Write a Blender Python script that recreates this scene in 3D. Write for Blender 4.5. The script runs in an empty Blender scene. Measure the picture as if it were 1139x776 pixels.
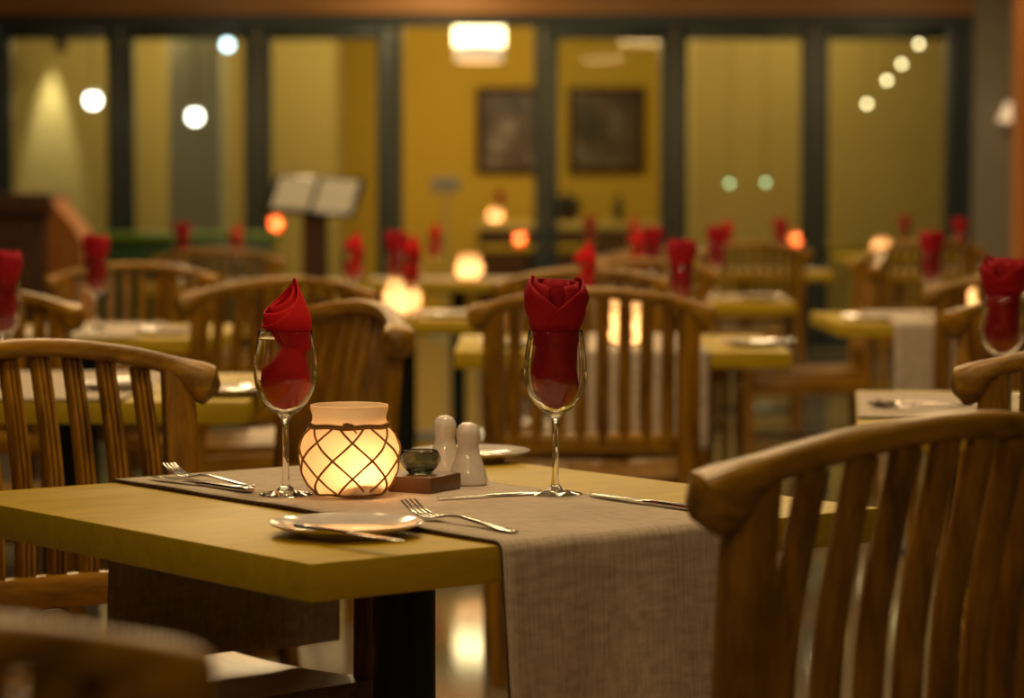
import bpy, bmesh, math, random
from mathutils import Vector, Matrix, Quaternion
random.seed(7)
PI = math.pi
sc = bpy.context.scene
COL = sc.collection
V = Vector

# ------------------------------------------------------------------ camera constants
F = 3035.0                 # focal length in pixels of the 1139 px wide frame
HZ = 222.0                 # row of the horizon
CAMZ = 1.131
TOP = 0.75                 # table height


def X(px, d):
    """World x of image column px at distance d."""
    return (px - 569.5) / F * d


def Z(py, d):
    """World height of image row py at distance d."""
    return CAMZ - (py - HZ) * d / F


def on(px, py, z=TOP):
    d = F * (CAMZ - z) / (py - HZ)
    return V((X(px, d), d, z))


# ------------------------------------------------------------------ materials
def new_mat(name):
    m = bpy.data.materials.new(name)
    m.use_nodes = True
    return m, m.node_tree.nodes, m.node_tree.links, m.node_tree.nodes['Principled BSDF']


def plain(name, col, rough=.5, metal=0., spec=.5, coat=0., bump=0., bscale=60.):
    m, n, l, b = new_mat(name)
    b.inputs['Base Color'].default_value = (*col, 1)
    b.inputs['Roughness'].default_value = rough
    b.inputs['Metallic'].default_value = metal
    b.inputs['Specular IOR Level'].default_value = spec
    b.inputs['Coat Weight'].default_value = coat
    b.inputs['Coat Roughness'].default_value = .15
    tc = n.new('ShaderNodeTexCoord')
    no = n.new('ShaderNodeTexNoise')
    no.inputs['Scale'].default_value = bscale
    l.new(tc.outputs['Object'], no.inputs['Vector'])
    mx = n.new('ShaderNodeMix'); mx.data_type = 'RGBA'
    mx.inputs[6].default_value = (*[c * .9 for c in col], 1)
    mx.inputs[7].default_value = (*[min(1, c * 1.1) for c in col], 1)
    l.new(no.outputs['Fac'], mx.inputs[0])
    l.new(mx.outputs[2], b.inputs['Base Color'])
    if bump:
        bp = n.new('ShaderNodeBump'); bp.inputs['Strength'].default_value = bump
        bp.inputs['Distance'].default_value = .002
        l.new(no.outputs['Fac'], bp.inputs['Height'])
        l.new(bp.outputs['Normal'], b.inputs['Normal'])
    return m


def wood(name, c1, c2, scale=(14, 14, 1.6), rough=.34, coat=.12, spec=.5):
    m, n, l, b = new_mat(name)
    tc = n.new('ShaderNodeTexCoord')
    mp = n.new('ShaderNodeMapping'); mp.inputs['Scale'].default_value = scale
    l.new(tc.outputs['Object'], mp.inputs['Vector'])
    n1 = n.new('ShaderNodeTexNoise'); n1.inputs['Scale'].default_value = 2.6
    n1.inputs['Detail'].default_value = 6; n1.inputs['Distortion'].default_value = .7
    l.new(mp.outputs[0], n1.inputs['Vector'])
    n2 = n.new('ShaderNodeTexNoise'); n2.inputs['Scale'].default_value = 16
    n2.inputs['Detail'].default_value = 3
    l.new(mp.outputs[0], n2.inputs['Vector'])
    ad = n.new('ShaderNodeMath'); ad.operation = 'MULTIPLY_ADD'
    ad.inputs[1].default_value = .35
    l.new(n2.outputs['Fac'], ad.inputs[0]); l.new(n1.outputs['Fac'], ad.inputs[2])
    cr = n.new('ShaderNodeValToRGB')
    cr.color_ramp.elements[0].position = .48; cr.color_ramp.elements[0].color = (*c1, 1)
    cr.color_ramp.elements[1].position = .86; cr.color_ramp.elements[1].color = (*c2, 1)
    l.new(ad.outputs[0], cr.inputs[0])
    l.new(cr.outputs[0], b.inputs['Base Color'])
    b.inputs['Roughness'].default_value = rough
    b.inputs['Coat Weight'].default_value = coat
    b.inputs['Specular IOR Level'].default_value = spec
    b.inputs['Coat Roughness'].default_value = .2
    bp = n.new('ShaderNodeBump'); bp.inputs['Strength'].default_value = .15
    bp.inputs['Distance'].default_value = .001
    l.new(n2.outputs['Fac'], bp.inputs['Height']); l.new(bp.outputs[0], b.inputs['Normal'])
    return m


def linen(name, c1, c2):
    m, n, l, b = new_mat(name)
    tc = n.new('ShaderNodeTexCoord')
    outs = []
    for sx, sy, sz in ((700, 40, 40), (40, 700, 160)):
        mp = n.new('ShaderNodeMapping'); mp.inputs['Scale'].default_value = (sx, sy, sz)
        l.new(tc.outputs['Object'], mp.inputs['Vector'])
        no = n.new('ShaderNodeTexNoise'); no.inputs['Scale'].default_value = .6
        no.inputs['Detail'].default_value = 2
        l.new(mp.outputs[0], no.inputs['Vector']); outs.append(no.outputs['Fac'])
    mx = n.new('ShaderNodeMath'); mx.operation = 'ADD'
    l.new(outs[0], mx.inputs[0]); l.new(outs[1], mx.inputs[1])
    cr = n.new('ShaderNodeValToRGB')
    cr.color_ramp.elements[0].position = .0; cr.color_ramp.elements[0].color = (*c1, 1)
    cr.color_ramp.elements[1].position = 1.; cr.color_ramp.elements[1].color = (*c2, 1)
    ml = n.new('ShaderNodeMath'); ml.operation = 'MULTIPLY_ADD'
    ml.inputs[1].default_value = 1.5; ml.inputs[2].default_value = -1.
    l.new(mx.outputs[0], ml.inputs[0]); l.new(ml.outputs[0], cr.inputs[0])
    l.new(cr.outputs[0], b.inputs['Base Color'])
    b.inputs['Roughness'].default_value = .9
    b.inputs['Specular IOR Level'].default_value = .15
    bp = n.new('ShaderNodeBump'); bp.inputs['Strength'].default_value = .35
    bp.inputs['Distance'].default_value = .0012
    l.new(mx.outputs[0], bp.inputs['Height']); l.new(bp.outputs[0], b.inputs['Normal'])
    return m


def emit(name, col, strength):
    m, n, l, b = new_mat(name)
    b.inputs['Base Color'].default_value = (*col, 1)
    b.inputs['Emission Color'].default_value = (*col, 1)
    b.inputs['Emission Strength'].default_value = strength
    return m


def glass_mat(name, col=(1, 1, 1), rough=0.):
    m, n, l, b = new_mat(name)
    b.inputs['Base Color'].default_value = (*col, 1)
    b.inputs['Transmission Weight'].default_value = 1
    b.inputs['Roughness'].default_value = rough
    b.inputs['IOR'].default_value = 1.47
    return m


def pane_mat(name, tint=(.9, .93, .9)):
    m, n, l, b = new_mat(name)
    n.remove(b)
    out = n['Material Output']
    tr = n.new('ShaderNodeBsdfTransparent'); tr.inputs[0].default_value = (*tint, 1)
    gl = n.new('ShaderNodeBsdfGlossy'); gl.inputs['Roughness'].default_value = .02
    fr = n.new('ShaderNodeFresnel'); fr.inputs[0].default_value = 1.5
    mx = n.new('ShaderNodeMixShader')
    l.new(fr.outputs[0], mx.inputs[0]); l.new(tr.outputs[0], mx.inputs[1]); l.new(gl.outputs[0], mx.inputs[2])
    l.new(mx.outputs[0], out.inputs[0])
    return m


def frosted(name, col, clear=.0, trans=.72):
    """Frosted glass wall: diffuse transmission with a soft gloss."""
    m, n, l, b = new_mat(name)
    n.remove(b)
    out = n['Material Output']
    ts = n.new('ShaderNodeBsdfTranslucent'); ts.inputs[0].default_value = (*col, 1)
    df = n.new('ShaderNodeBsdfDiffuse'); df.inputs[0].default_value = (*col, 1)
    gl = n.new('ShaderNodeBsdfGlossy'); gl.inputs['Roughness'].default_value = .35
    tr = n.new('ShaderNodeBsdfTransparent')
    m1 = n.new('ShaderNodeMixShader'); m1.inputs[0].default_value = trans
    l.new(df.outputs[0], m1.inputs[1]); l.new(ts.outputs[0], m1.inputs[2])
    m2 = n.new('ShaderNodeMixShader'); m2.inputs[0].default_value = .04
    l.new(m1.outputs[0], m2.inputs[1]); l.new(gl.outputs[0], m2.inputs[2])
    m3 = n.new('ShaderNodeMixShader'); m3.inputs[0].default_value = clear
    l.new(m2.outputs[0], m3.inputs[1]); l.new(tr.outputs[0], m3.inputs[2])
    l.new(m3.outputs[0], out.inputs[0])
    return m


M = {}
M['teak'] = wood('teak', (.11, .042, .002), (.38, .18, .006))
M['teak_x'] = wood('teak_rail', (.14, .060, .002), (.44, .22, .007), scale=(1.6, 14, 14))
M['teak_y'] = wood('teak_arm', (.11, .046, .002), (.36, .17, .007), scale=(14, 1.6, 14))
M['mustard'] = wood('mustard_laminate', (.44, .30, .008), (.54, .37, .016), scale=(3, 12, 12), rough=.42, coat=0., spec=.22)
M['pedestal'] = plain('dark_green_steel', (.008, .016, .010), .3)
M['linen'] = linen('linen_runner', (.42, .345, .275), (.70, .59, .49))
M['hem'] = plain('linen_hem', (.10, .06, .035), .9, spec=.1)
M['glass'] = glass_mat('clear_glass')
M['smoke_glass'] = glass_mat('smoky_glass', (.34, .36, .28), .02)
M['pane'] = pane_mat('window_pane')
M['red'] = plain('red_cloth', (.62, .008, .012), .7, spec=.2, bump=.3, bscale=900)
M['red2'] = plain('crimson_cloth', (.34, .004, .013), .7, spec=.2, bump=.3, bscale=900)
M['ceramic'] = plain('white_ceramic', (.78, .71, .69), .09, coat=.3)
M['steel'] = plain('polished_steel', (.62, .58, .54), .16, metal=1.)
M['frost'] = frosted('frosted_jar', (.93, .78, .58), 0.0)
M['jar_inner'] = frosted('jar_inner_wall', (.95, .85, .7), .94)
M['amber'] = frosted('amber_glass', (.95, .35, .14), .15)
M['twine'] = plain('jute_twine', (.30, .165, .055), .95, spec=.1, bump=.8, bscale=1200)
M['wax'] = plain('candle_wax', (.85, .75, .6), .5)
M['alu'] = plain('tealight_cup', (.7, .68, .65), .3, metal=1.)
M['wick'] = plain('wick', (.02, .015, .01), .9)
M['flame'] = emit('flame', (1., .50, .20), 56)
M['tall_flame'] = emit('tall_flame', (1., .56, .24), 190)
M['tray'] = plain('walnut_block', (.14, .06, .02), .4, bump=.2)
M['frame'] = plain('teal_black_frame', (.013, .026, .028), .4)
M['yellow'] = plain('yellow_plaster', (.66, .43, .035), .8, bump=.1, bscale=20)
M['cream'] = plain('pale_yellow_plaster', (.62, .45, .13), .8, bump=.1, bscale=20)
M['greywall'] = plain('grey_plaster', (.22, .19, .14), .7, bump=.1, bscale=20)
M['column'] = plain('grey_column', (.36, .33, .22), .6)
M['beam'] = wood('beam_wood', (.24, .095, .008), (.34, .145, .013), scale=(.5, 6, 6), rough=.5)
M['orangewood'] = wood('orange_wood', (.30, .10, .015), (.42, .155, .03), scale=(6, 6, .5), rough=.6, coat=0., spec=.25)
M['darkwood'] = wood('dark_wood', (.04, .016, .006), (.09, .036, .010), rough=.55, coat=0., spec=.2)
M['green'] = plain('green_counter', (.02, .05, .012), .35)
M['lime'] = plain('bright_green_top', (.12, .22, .015), .4)
M['paper'] = plain('white_card', (.36, .34, .29), .7)
M['black'] = plain('black_gloss', (.012, .01, .01), .25)
M['ceil'] = plain('ceiling_board', (.07, .045, .02), .8)
M['dusk_wall'] = plain('dark_terrace_wall', (.10, .075, .03), .8)
M['bulb'] = emit('bulb_warm', (1., .80, .42), 7)
M['bulb_green'] = emit('bulb_green', (.60, .85, .42), 2.6)
M['bulb_blue'] = emit('bulb_cool', (.65, .92, 1.), 6)
M['bulb_white'] = emit('bulb_white', (1., .93, .78), 9)
M['shade'] = emit('lit_shade', (1., .80, .38), 5)
M['shade_dim'] = emit('dim_shade', (1., .78, .5), .35)
M['orange_strip'] = M['orangewood']


def floor_mat():
    m, n, l, b = new_mat('polished_stone_floor')
    tc = n.new('ShaderNodeTexCoord')
    br = n.new('ShaderNodeTexBrick')
    br.offset = 0
    br.inputs['Color1'].default_value = (.25, .21, .15, 1)
    br.inputs['Color2'].default_value = (.22, .185, .13, 1)
    br.inputs['Mortar'].default_value = (.16, .13, .10, 1)
    br.inputs['Scale'].default_value = 1
    br.inputs['Mortar Size'].default_value = .004
    br.inputs['Brick Width'].default_value = .6
    br.inputs['Row Height'].default_value = .6
    l.new(tc.outputs['Object'], br.inputs['Vector'])
    no = n.new('ShaderNodeTexNoise'); no.inputs['Scale'].default_value = 3
    no.inputs['Detail'].default_value = 5
    l.new(tc.outputs['Object'], no.inputs['Vector'])
    mx = n.new('ShaderNodeMix'); mx.data_type = 'RGBA'; mx.blend_type = 'MULTIPLY'
    mx.inputs[0].default_value = .35
    l.new(br.outputs['Color'], mx.inputs[6]); l.new(no.outputs['Color'], mx.inputs[7])
    l.new(mx.outputs[2], b.inputs['Base Color'])
    b.inputs['Roughness'].default_value = .06
    return m


M['floor'] = floor_mat()


def painting_mat(name, seed, c1, c2, c3):
    m, n, l, b = new_mat(name)
    tc = n.new('ShaderNodeTexCoord')
    mp = n.new('ShaderNodeMapping'); mp.inputs['Location'].default_value = (seed, seed * .7, seed * 1.3)
    mp.inputs['Scale'].default_value = (1.8, 1, 1.4)
    l.new(tc.outputs['Object'], mp.inputs['Vector'])
    no = n.new('ShaderNodeTexNoise'); no.inputs['Scale'].default_value = 2.2
    no.inputs['Detail'].default_value = 3
    l.new(mp.outputs[0], no.inputs['Vector'])
    cr = n.new('ShaderNodeValToRGB')
    cr.color_ramp.elements[0].position = .36; cr.color_ramp.elements[0].color = (*c1, 1)
    cr.color_ramp.elements[1].position = .72; cr.color_ramp.elements[1].color = (*c3, 1)
    e = cr.color_ramp.elements.new(.55); e.color = (*c2, 1)
    l.new(no.outputs['Fac'], cr.inputs[0]); l.new(cr.outputs[0], b.inputs['Base Color'])
    b.inputs['Roughness'].default_value = .45
    return m


# ------------------------------------------------------------------ mesh helpers
def link(name, bm, mats, parent=None, smooth=True, loc=None, rotz=None):
    me = bpy.data.meshes.new(name)
    bmesh.ops.recalc_face_normals(bm, faces=bm.faces)
    bm.to_mesh(me); bm.free()
    for mm in (mats if isinstance(mats, (list, tuple)) else [mats]):
        me.materials.append(mm)
    if smooth:
        me.shade_smooth()
        try:
            me.set_sharp_from_angle(angle=math.radians(38))
        except Exception:
            pass
    o = bpy.data.objects.new(name, me); COL.objects.link(o)
    if parent: o.parent = parent
    if loc is not None: o.location = loc
    if rotz is not None: o.rotation_euler = (0, 0, rotz)
    return o


def tag(o, label=None, cat=None, group=None, kind=None):
    if label: o['label'] = label
    if cat: o['category'] = cat
    if group: o['group'] = group
    if kind: o['kind'] = kind
    return o


def empty(name, loc=(0, 0, 0), rotz=0):
    o = bpy.data.objects.new(name, None); COL.objects.link(o)
    o.location = loc; o.rotation_euler = (0, 0, rotz); o.empty_display_size = .1
    return o


def copy_tree(o, parent=None):
    c = o.copy(); COL.objects.link(c)
    if parent: c.parent = parent
    for ch in list(o.children):
        copy_tree(ch, c)
    return c


def rings(bm, rs, cap=True, closed=False, mat=0):
    """Loft a list of rings (lists of points) into a tube."""
    vr = [[bm.verts.new(p) for p in r] for r in rs]
    k = len(vr[0])
    fs = []
    n = len(vr)
    for i in range(n if closed else n - 1):
        a, b = vr[i], vr[(i + 1) % n]
        for j in range(k):
            fs.append(bm.faces.new((a[j], a[(j + 1) % k], b[(j + 1) % k], b[j])))
    if cap and not closed:
        fs.append(bm.faces.new(vr[0][::-1])); fs.append(bm.faces.new(vr[-1]))
    for f in fs: f.material_index = mat
    return vr


def box(bm, x0, x1, y0, y1, z0, z1, bev=0., seg=2, mat=0, mtx=None):
    b2 = bmesh.new()
    bmesh.ops.create_cube(b2, size=1)
    for v in b2.verts:
        v.co = V((x0 + (v.co.x + .5) * (x1 - x0), y0 + (v.co.y + .5) * (y1 - y0), z0 + (v.co.z + .5) * (z1 - z0)))
    if bev:
        bmesh.ops.bevel(b2, geom=list(b2.edges), offset=bev, segments=seg, affect='EDGES', profile=.5)
    if mtx: bmesh.ops.transform(b2, matrix=mtx, verts=b2.verts)
    vm = {v: bm.verts.new(v.co) for v in b2.verts}
    for f in b2.faces:
        nf = bm.faces.new([vm[v] for v in f.verts]); nf.material_index = mat
    b2.free()


def lathe(bm, prof, seg=32, c=(0, 0, 0), mat=0, sx=1., sy=1.):
    """Revolve (r, z) points about z; r == 0 makes a pole."""
    c = V(c)
    prev = None
    for r, z in prof:
        if r <= 1e-6:
            cur = [bm.verts.new(c + V((0, 0, z)))]
        else:
            cur = [bm.verts.new(c + V((sx * r * math.cos(2 * PI * i / seg), sy * r * math.sin(2 * PI * i / seg), z))) for i in range(seg)]
        if prev is not None:
            if len(prev) == 1 and len(cur) > 1:
                for i in range(seg): bm.faces.new((prev[0], cur[i], cur[(i + 1) % seg])).material_index = mat
            elif len(cur) == 1 and len(prev) > 1:
                for i in range(seg): bm.faces.new((prev[i], cur[0], prev[(i + 1) % seg])).material_index = mat
            elif len(cur) > 1:
                for i in range(seg): bm.faces.new((prev[i], cur[i], cur[(i + 1) % seg], prev[(i + 1) % seg])).material_index = mat
        prev = cur


def tube(bm, pts, r, seg=6, closed=False, mat=0):
    pts = [V(p) for p in pts]
    n = len(pts)
    rs = []
    up = V((0, 0, 1))
    for i, p in enumerate(pts):
        a = pts[(i - 1) % n] if closed or i > 0 else p
        b = pts[(i + 1) % n] if closed or i < n - 1 else p
        t = (b - a).normalized()
        u = up if abs(t.dot(up)) < .95 else V((1, 0, 0))
        s = t.cross(u).normalized(); w = s.cross(t)
        rr = r[i] if isinstance(r, (list, tuple)) else r
        rs.append([p + rr * (math.cos(2 * PI * k / seg) * s + math.sin(2 * PI * k / seg) * w) for k in range(seg)])
    rings(bm, rs, cap=not closed, closed=closed, mat=mat)


def superell(c, u, v, a, b, n=16, e=.6):
    out = []
    for i in range(n):
        t = 2 * PI * i / n
        cs, sn = math.cos(t), math.sin(t)
        out.append(c + u * a * math.copysign(abs(cs) ** e, cs) + v * b * math.copysign(abs(sn) ** e, sn))
    return out


# ------------------------------------------------------------------ chair
KA = .85                                     # plan curvature of the back


def rail_c(x):
    return V((x, -.320 + KA * x * x, .912 - .66 * x * x))


def low_c(x):
    return V((x, -.278 + .68 * x * x, .568 - .1 * x * x))


def make_chair(posts=False):
    root = empty('dining_chair')
    # curved top rail with swollen rounded ends
    bm = bmesh.new(); rs = []
    xs = [-.285 + .57 * i / 40 for i in range(41)]
    for i, x in enumerate(xs):
        c = rail_c(x)
        t = V((1, 2 * KA * x, -1.32 * x)).normalized()
        s = V((0, 0, 1)); sd = t.cross(s).normalized(); up = sd.cross(t)
        k = abs(x) / .285
        q = min(1., max(0., (k - .74) / .20)); q = q * q * (3 - 2 * q)
        h = .0135 + .001 * k + .0170 * q; w = .017 + .003 * k + .014 * q
        c = c + up * (.0055 - .0135 * q)
        e = (1 - k)
        if e < .07:                          # rounded tip
            q = math.sqrt(max(0, 1 - (1 - e / .07) ** 2)) * .72 + .28
            h *= q; w *= q
        rs.append(superell(c, up, sd, h, w, 18, .62))
    rings(bm, rs)
    link('top_rail', bm, M['teak_x'], root)
    # lower cross rail
    bm = bmesh.new(); rs = []
    for i in range(17):
        x = -.222 + .444 * i / 16
        c = low_c(x); t = V((1, 1.36 * x, 0)).normalized(); sd = V((t.y, -t.x, 0))
        rs.append(superell(c, V((0, 0, 1)), sd, .025, .014, 12, .4))
    rings(bm, rs); link('lower_rail', bm, M['teak_x'], root)
    # slats: S-curved, ridged
    for j in range(8):
        x = -.1765 + .353 * j / 7
        bm = bmesh.new(); rs = []
        for i in range(13):
            f = i / 12
            p = low_c(x).lerp(rail_c(x), f)
            p.z = low_c(x).z - .006 + f * (rail_c(x).z - low_c(x).z)
            p.y += .014 * math.sin(PI * f * 1.15) - .003
            ang = math.atan(2 * KA * x * .9)
            u = V((math.cos(ang), math.sin(ang), 0)); w = V((-math.sin(ang), math.cos(ang), 0))
            hw = .0140
            prof = [(-1, -.55), (-.55, -1), (.55, -1), (1, -.55), (1, .5), (.72, 1), (.42, 1), (.3, .45), (.16, .95), (-.16, .95), (-.3, .45), (-.42, 1), (-.72, 1), (-1, .5)]
            rs.append([p + u * a * hw + w * b * .0112 for a, b in prof])
        rings(bm, rs)
        link('slat', bm, M['teak'], root)
    # rear legs rise as stiles to the rail
    for s in (-1, 1):
        bm = bmesh.new(); rs = []
        for z, y, hw in ((0, -.275, .018), (.2, -.256, .021), (.47, -.250, .024), (.56, -.253, .025), (.7, -.261, .025), (.8, -.268, .025), (.884, rail_c(.225).y, .023)):
            c = V((s * (.225 - .012 * (z < .1)), y, z)); ang = s * .3
            u = V((math.cos(ang), math.sin(ang), 0)); w = V((-math.sin(ang), math.cos(ang), 0))
            rs.append(superell(c, u, w, hw, .018, 12, .4))
        rings(bm, rs); link('rear_leg', bm, M['teak'], root)
        bm = bmesh.new(); rs = []
        for z, hw in ((0, .016), (.25, .019), (.478, .021)) if not posts else ((0, .016), (.25, .019), (.47, .021), (.600, .020), (.616, .018), (.622, .010)):
            rs.append(superell(V((s * .240, .205, z)), V((1, 0, 0)), V((0, 1, 0)), hw, hw, 12, .4))
        rings(bm, rs); link('front_leg', bm, M['teak'], root)
    # seat plank, slightly dished, and frame below
    bm = bmesh.new(); rs = []
    for i in range(15):
        f = i / 14; y = -.236 + .461 * f
        hw = .215 + .022 * f
        z = .482 - .010 * math.sin(PI * f)
        r = []
        for k in range(13):
            a = -1 + 2 * k / 12
            r.append(V((a * hw, y, z + .006 * abs(a) ** 2)))
        for k in range(13):
            a = 1 - 2 * k / 12
            r.append(V((a * hw, y, z - .020)))
        rs.append(r)
    rings(bm, rs); link('seat', bm, M['teak_y'], root)
    bm = bmesh.new()
    box(bm, -.235, .235, .190, .216, .395, .464, .004)
    link('front_apron', bm, M['teak_x'], root)
    bm = bmesh.new()
    box(bm, -.205, .205, -.262, -.238, .395, .462, .004)
    link('rear_apron', bm, M['teak_x'], root)
    for s in (-1, 1):
        bm = bmesh.new()
        box(bm, s * .232 - .011, s * .232 + .011, -.24, .19, .395, .462, .004)
        link('side_apron', bm, M['teak_y'], root)
        bm = bmesh.new()
        box(bm, s * .235 - .009, s * .235 + .009, -.255, .20, .18, .212, .004)
        link('stretcher', bm, M['teak_y'], root)
    return root


CHAIR = [None]


def chair(x, y, deg, label, group='teak slat-back dining chairs', posts=False):
    if posts:
        o = make_chair(True)
    elif CHAIR[0] is None:
        o = make_chair(); CHAIR[0] = o
    else:
        o = copy_tree(CHAIR[0])
    o.location = (x, y, 0); o.rotation_euler = (0, 0, math.radians(deg))
    tag(o, label, 'chair', group)
    return o


# ------------------------------------------------------------------ table
TBL = [None]
TS = .85


def make_table():
    root = empty('dining_table')
    bm = bmesh.new(); h = TS / 2
    box(bm, -h, h, -h, h, TOP - .042, TOP, .0022, 2)
    link('table_top', bm, M['mustard'], root)
    bm = bmesh.new(); rs = []
    for z in (.03, .69):
        rs.append(superell(V((0, 0, z)), V((1, 0, 0)), V((0, 1, 0)), .038, .038, 32, .85))
    rings(bm, rs); link('pedestal', bm, M['pedestal'], root)
    bm = bmesh.new()
    box(bm, -.16, .16, -.16, .16, .69, .707, .003)
    link('mounting_plate', bm, M['pedestal'], root)
    bm = bmesh.new()
    lathe(bm, [(0, 0), (.24, 0), (.245, .006), (.24, .014), (.08, .030), (.045, .040), (0, .040)], 40)
    link('base', bm, M['pedestal'], root)
    return root


def table(x, y, deg, label):
    if TBL[0] is None:
        o = make_table(); TBL[0] = o
    else:
        o = copy_tree(TBL[0])
    o.location = (x, y, 0); o.rotation_euler = (0, 0, math.radians(deg))
    return tag(o, label, 'table', 'mustard square pedestal tables')


def make_runner(w, hang0, hang1, name='table_runner', nw=18, amp=1., flare=0., length=TS):
    """Cloth strip across the table's local y axis, hanging over one or both edges; local origin on the table centre at floor."""
    h = length / 2
    r = .010
    z0 = TOP + .0015
    path = []                                 # (y, z, hangdepth, side)
    def hang(side, L):
        pts = []
        for i in range(5):
            t = (i / 4) * PI / 2
            pts.append((h - .004 + r * math.sin(t), z0 - r + r * math.cos(t), 0))
        if L > r:
            for i in range(1, 13):
                q = (L - r) * i / 12
                pts.append((h - .004 + r, z0 - r - q, q))
        return [(side * y, z, q, side) for y, z, q in pts]
    left = hang(-1, hang0) if hang0 > 0 else [(-h + .002, z0, 0, -1)]
    right = hang(1, hang1) if hang1 > 0 else [(h - .002, z0, 0, 1)]
    mid = [(-h + .02 + (2 * h - .04) * i / 24, z0, 0, 0) for i in range(25)]
    path = left[::-1] + mid + right
    bm = bmesh.new()
    grid = []
    for y, z, q, sd in path:
        row = []
        for i in range(nw + 1):
            a = -1 + 2 * i / nw
            x = a * w / 2
            yy = y
            if q > 0:
                k = q / .25
                rip = (math.sin(a * 4.2 + 1.0 + sd) + .5 * math.sin(a * 9 + .5)) * .010 * k * amp
                yy = y + sd * (rip + .012 * k)
                x += flare * k * (abs(a) ** 2) * (-1 if a < 0 else 1)
                if a < -.8: yy += sd * .010 * k * (abs(a) - .8) / .2
            elif sd == 0:
                z2 = .0012 * max(0, math.sin(y * 23 + a * 5)) * amp
                row.append(bm.verts.new((x, yy, z + z2))); continue
            row.append(bm.verts.new((x, yy, z)))
        grid.append(row)
    for i in range(len(grid) - 1):
        for j in range(nw):
            bm.faces.new((grid[i][j], grid[i][j + 1], grid[i + 1][j + 1], grid[i + 1][j]))
    o = link(name, bm, [M['linen'], M['hem']])
    md = o.modifiers.new('thickness', 'SOLIDIFY'); md.thickness = .0038; md.offset = 1
    md.material_offset_rim = 1
    # make sure the shell grows upwards
    me = o.data
    mid_poly = max(me.polygons, key=lambda p: p.center.z)
    if mid_poly.normal.z < 0: me.flip_normals()
    return o


RUN = {}


def runner(t, w, h0, h1, label, along='y', shift=0., key=None, amp=1., flare=0., length=TS):
    key = key or (w, h0, h1, amp, flare, length)
    if key not in RUN:
        o = make_runner(w, h0, h1, amp=amp, flare=flare, length=length); RUN[key] = o
    else:
        o = RUN[key].copy(); COL.objects.link(o)
    rz = t.rotation_euler.z + (PI / 2 if along == 'x' else 0)
    off = V((shift, 0, 0)); off.rotate(Matrix.Rotation(rz, 3, 'Z'))
    o.location = V(t.location) + off; o.rotation_euler = (0, 0, rz)
    return tag(o, label, 'table runner', 'grey linen table runners')


# ------------------------------------------------------------------ table ware
RUN_Z = TOP + .0060          # top of a runner


def make_glass():
    bm = bmesh.new()
    prof = [(0, .0), (.033, .0), (.0345, .0008), (.034, .0016), (.024, .0036), (.012, .0065), (.0055, .012), (.0042, .025), (.0038, .055), (.0040, .085), (.0052, .096), (.0095, .102),
            (.018, .1075), (.027, .116), (.034, .127), (.0385, .140), (.0403, .153), (.0400, .167), (.0385, .182), (.0362, .197), (.0345, .2085),
            (.0340, .2092), (.0334, .2085), (.0351, .197), (.0374, .182), (.0389, .167), (.0392, .153), (.0374, .140), (.0328, .1275), (.0256, .117), (.0165, .1090), (.008, .1050), (0, .1040)]
    lathe(bm, prof, 48)
    return link('wine_glass', bm, M['glass'])


def cloth_wrap(bm, layers):
    """Each layer: (rows, cols, fn(u, v) -> point)."""
    for nu, nv, fn in layers:
        g = [[bm.verts.new(fn(i / nu, j / nv)) for j in range(nv + 1)] for i in range(nu + 1)]
        for i in range(nu):
            for j in range(nv):
                bm.faces.new((g[i][j], g[i][j + 1], g[i + 1][j + 1], g[i + 1][j]))


def body_r(z):
    """Radius the bunched cloth may take inside the bowl, z above the bowl's inside bottom at .107."""
    pts = [(.109, .008), (.116, .020), (.127, .0275), (.14, .0315), (.153, .0325), (.17, .031), (.19, .0295), (.208, .029)]
    if z >= pts[-1][0]: return pts[-1][1]
    for (a, ra), (b, rb) in zip(pts, pts[1:]):
        if z <= b:
            f = max(0, (z - a) / (b - a)); return ra + (rb - ra) * f
    return pts[-1][1]


def make_napkin_tulip():
    """Two rolled petals crossing in a V over a bunched foot inside the bowl."""
    bm = bmesh.new()
    def foot(u, v):
        th = 2 * PI * u; z = .109 + (.200 - .109) * v
        r = body_r(z) * (.90 + .10 * math.sin(3 * th + 9 * v) * (1 - .6 * v)) 
        return V((r * math.cos(th), r * math.sin(th), z))
    def petal(a0, a1, hi, lo, rr, flip, push):
        def fn(u, v):
            th = a0 + (a1 - a0) * u
            k = (1 - u) if flip else u
            top = lo + (hi - lo) * math.sin(min(1, k * 1.25) * PI / 2) ** .9
            if k > .8: top -= (k - .8) * .05
            z = .190 + (top - .190) * v
            f = max(0, z - .205) / .07
            r = min(rr, .0290) + (rr - .0285 + .0105) * math.sin(min(1, f) * PI * .62) * (f > 0)
            r += .0012 * math.sin(7 * th + 20 * v)
            r *= 1 - .18 * max(0, f - .72) / .28
            return V((r * math.cos(th), r * math.sin(th) * .9 + push * v, z))
        return fn
    fr = -PI / 2                              # front faces -y
    cloth_wrap(bm, [
        (36, 14, foot),
        (26, 12, petal(fr - .35, fr + 2.7, .277, .222, .0315, False, 0)),
        (26, 12, petal(fr - 2.7, fr + .45, .279, .218, .0300, True, 0)),
        (26, 12, petal(fr + .3, fr + 2 * PI - .3, .2755, .266, .0255, False, .001)),
        (20, 10, petal(fr - 1.9, fr + 2.6, .274, .268, .0190, True, .001)),
    ])
    o = link('napkin', bm, M['red2'])
    md = o.modifiers.new('thickness', 'SOLIDIFY'); md.thickness = .0013; md.offset = -1
    return o


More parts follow.
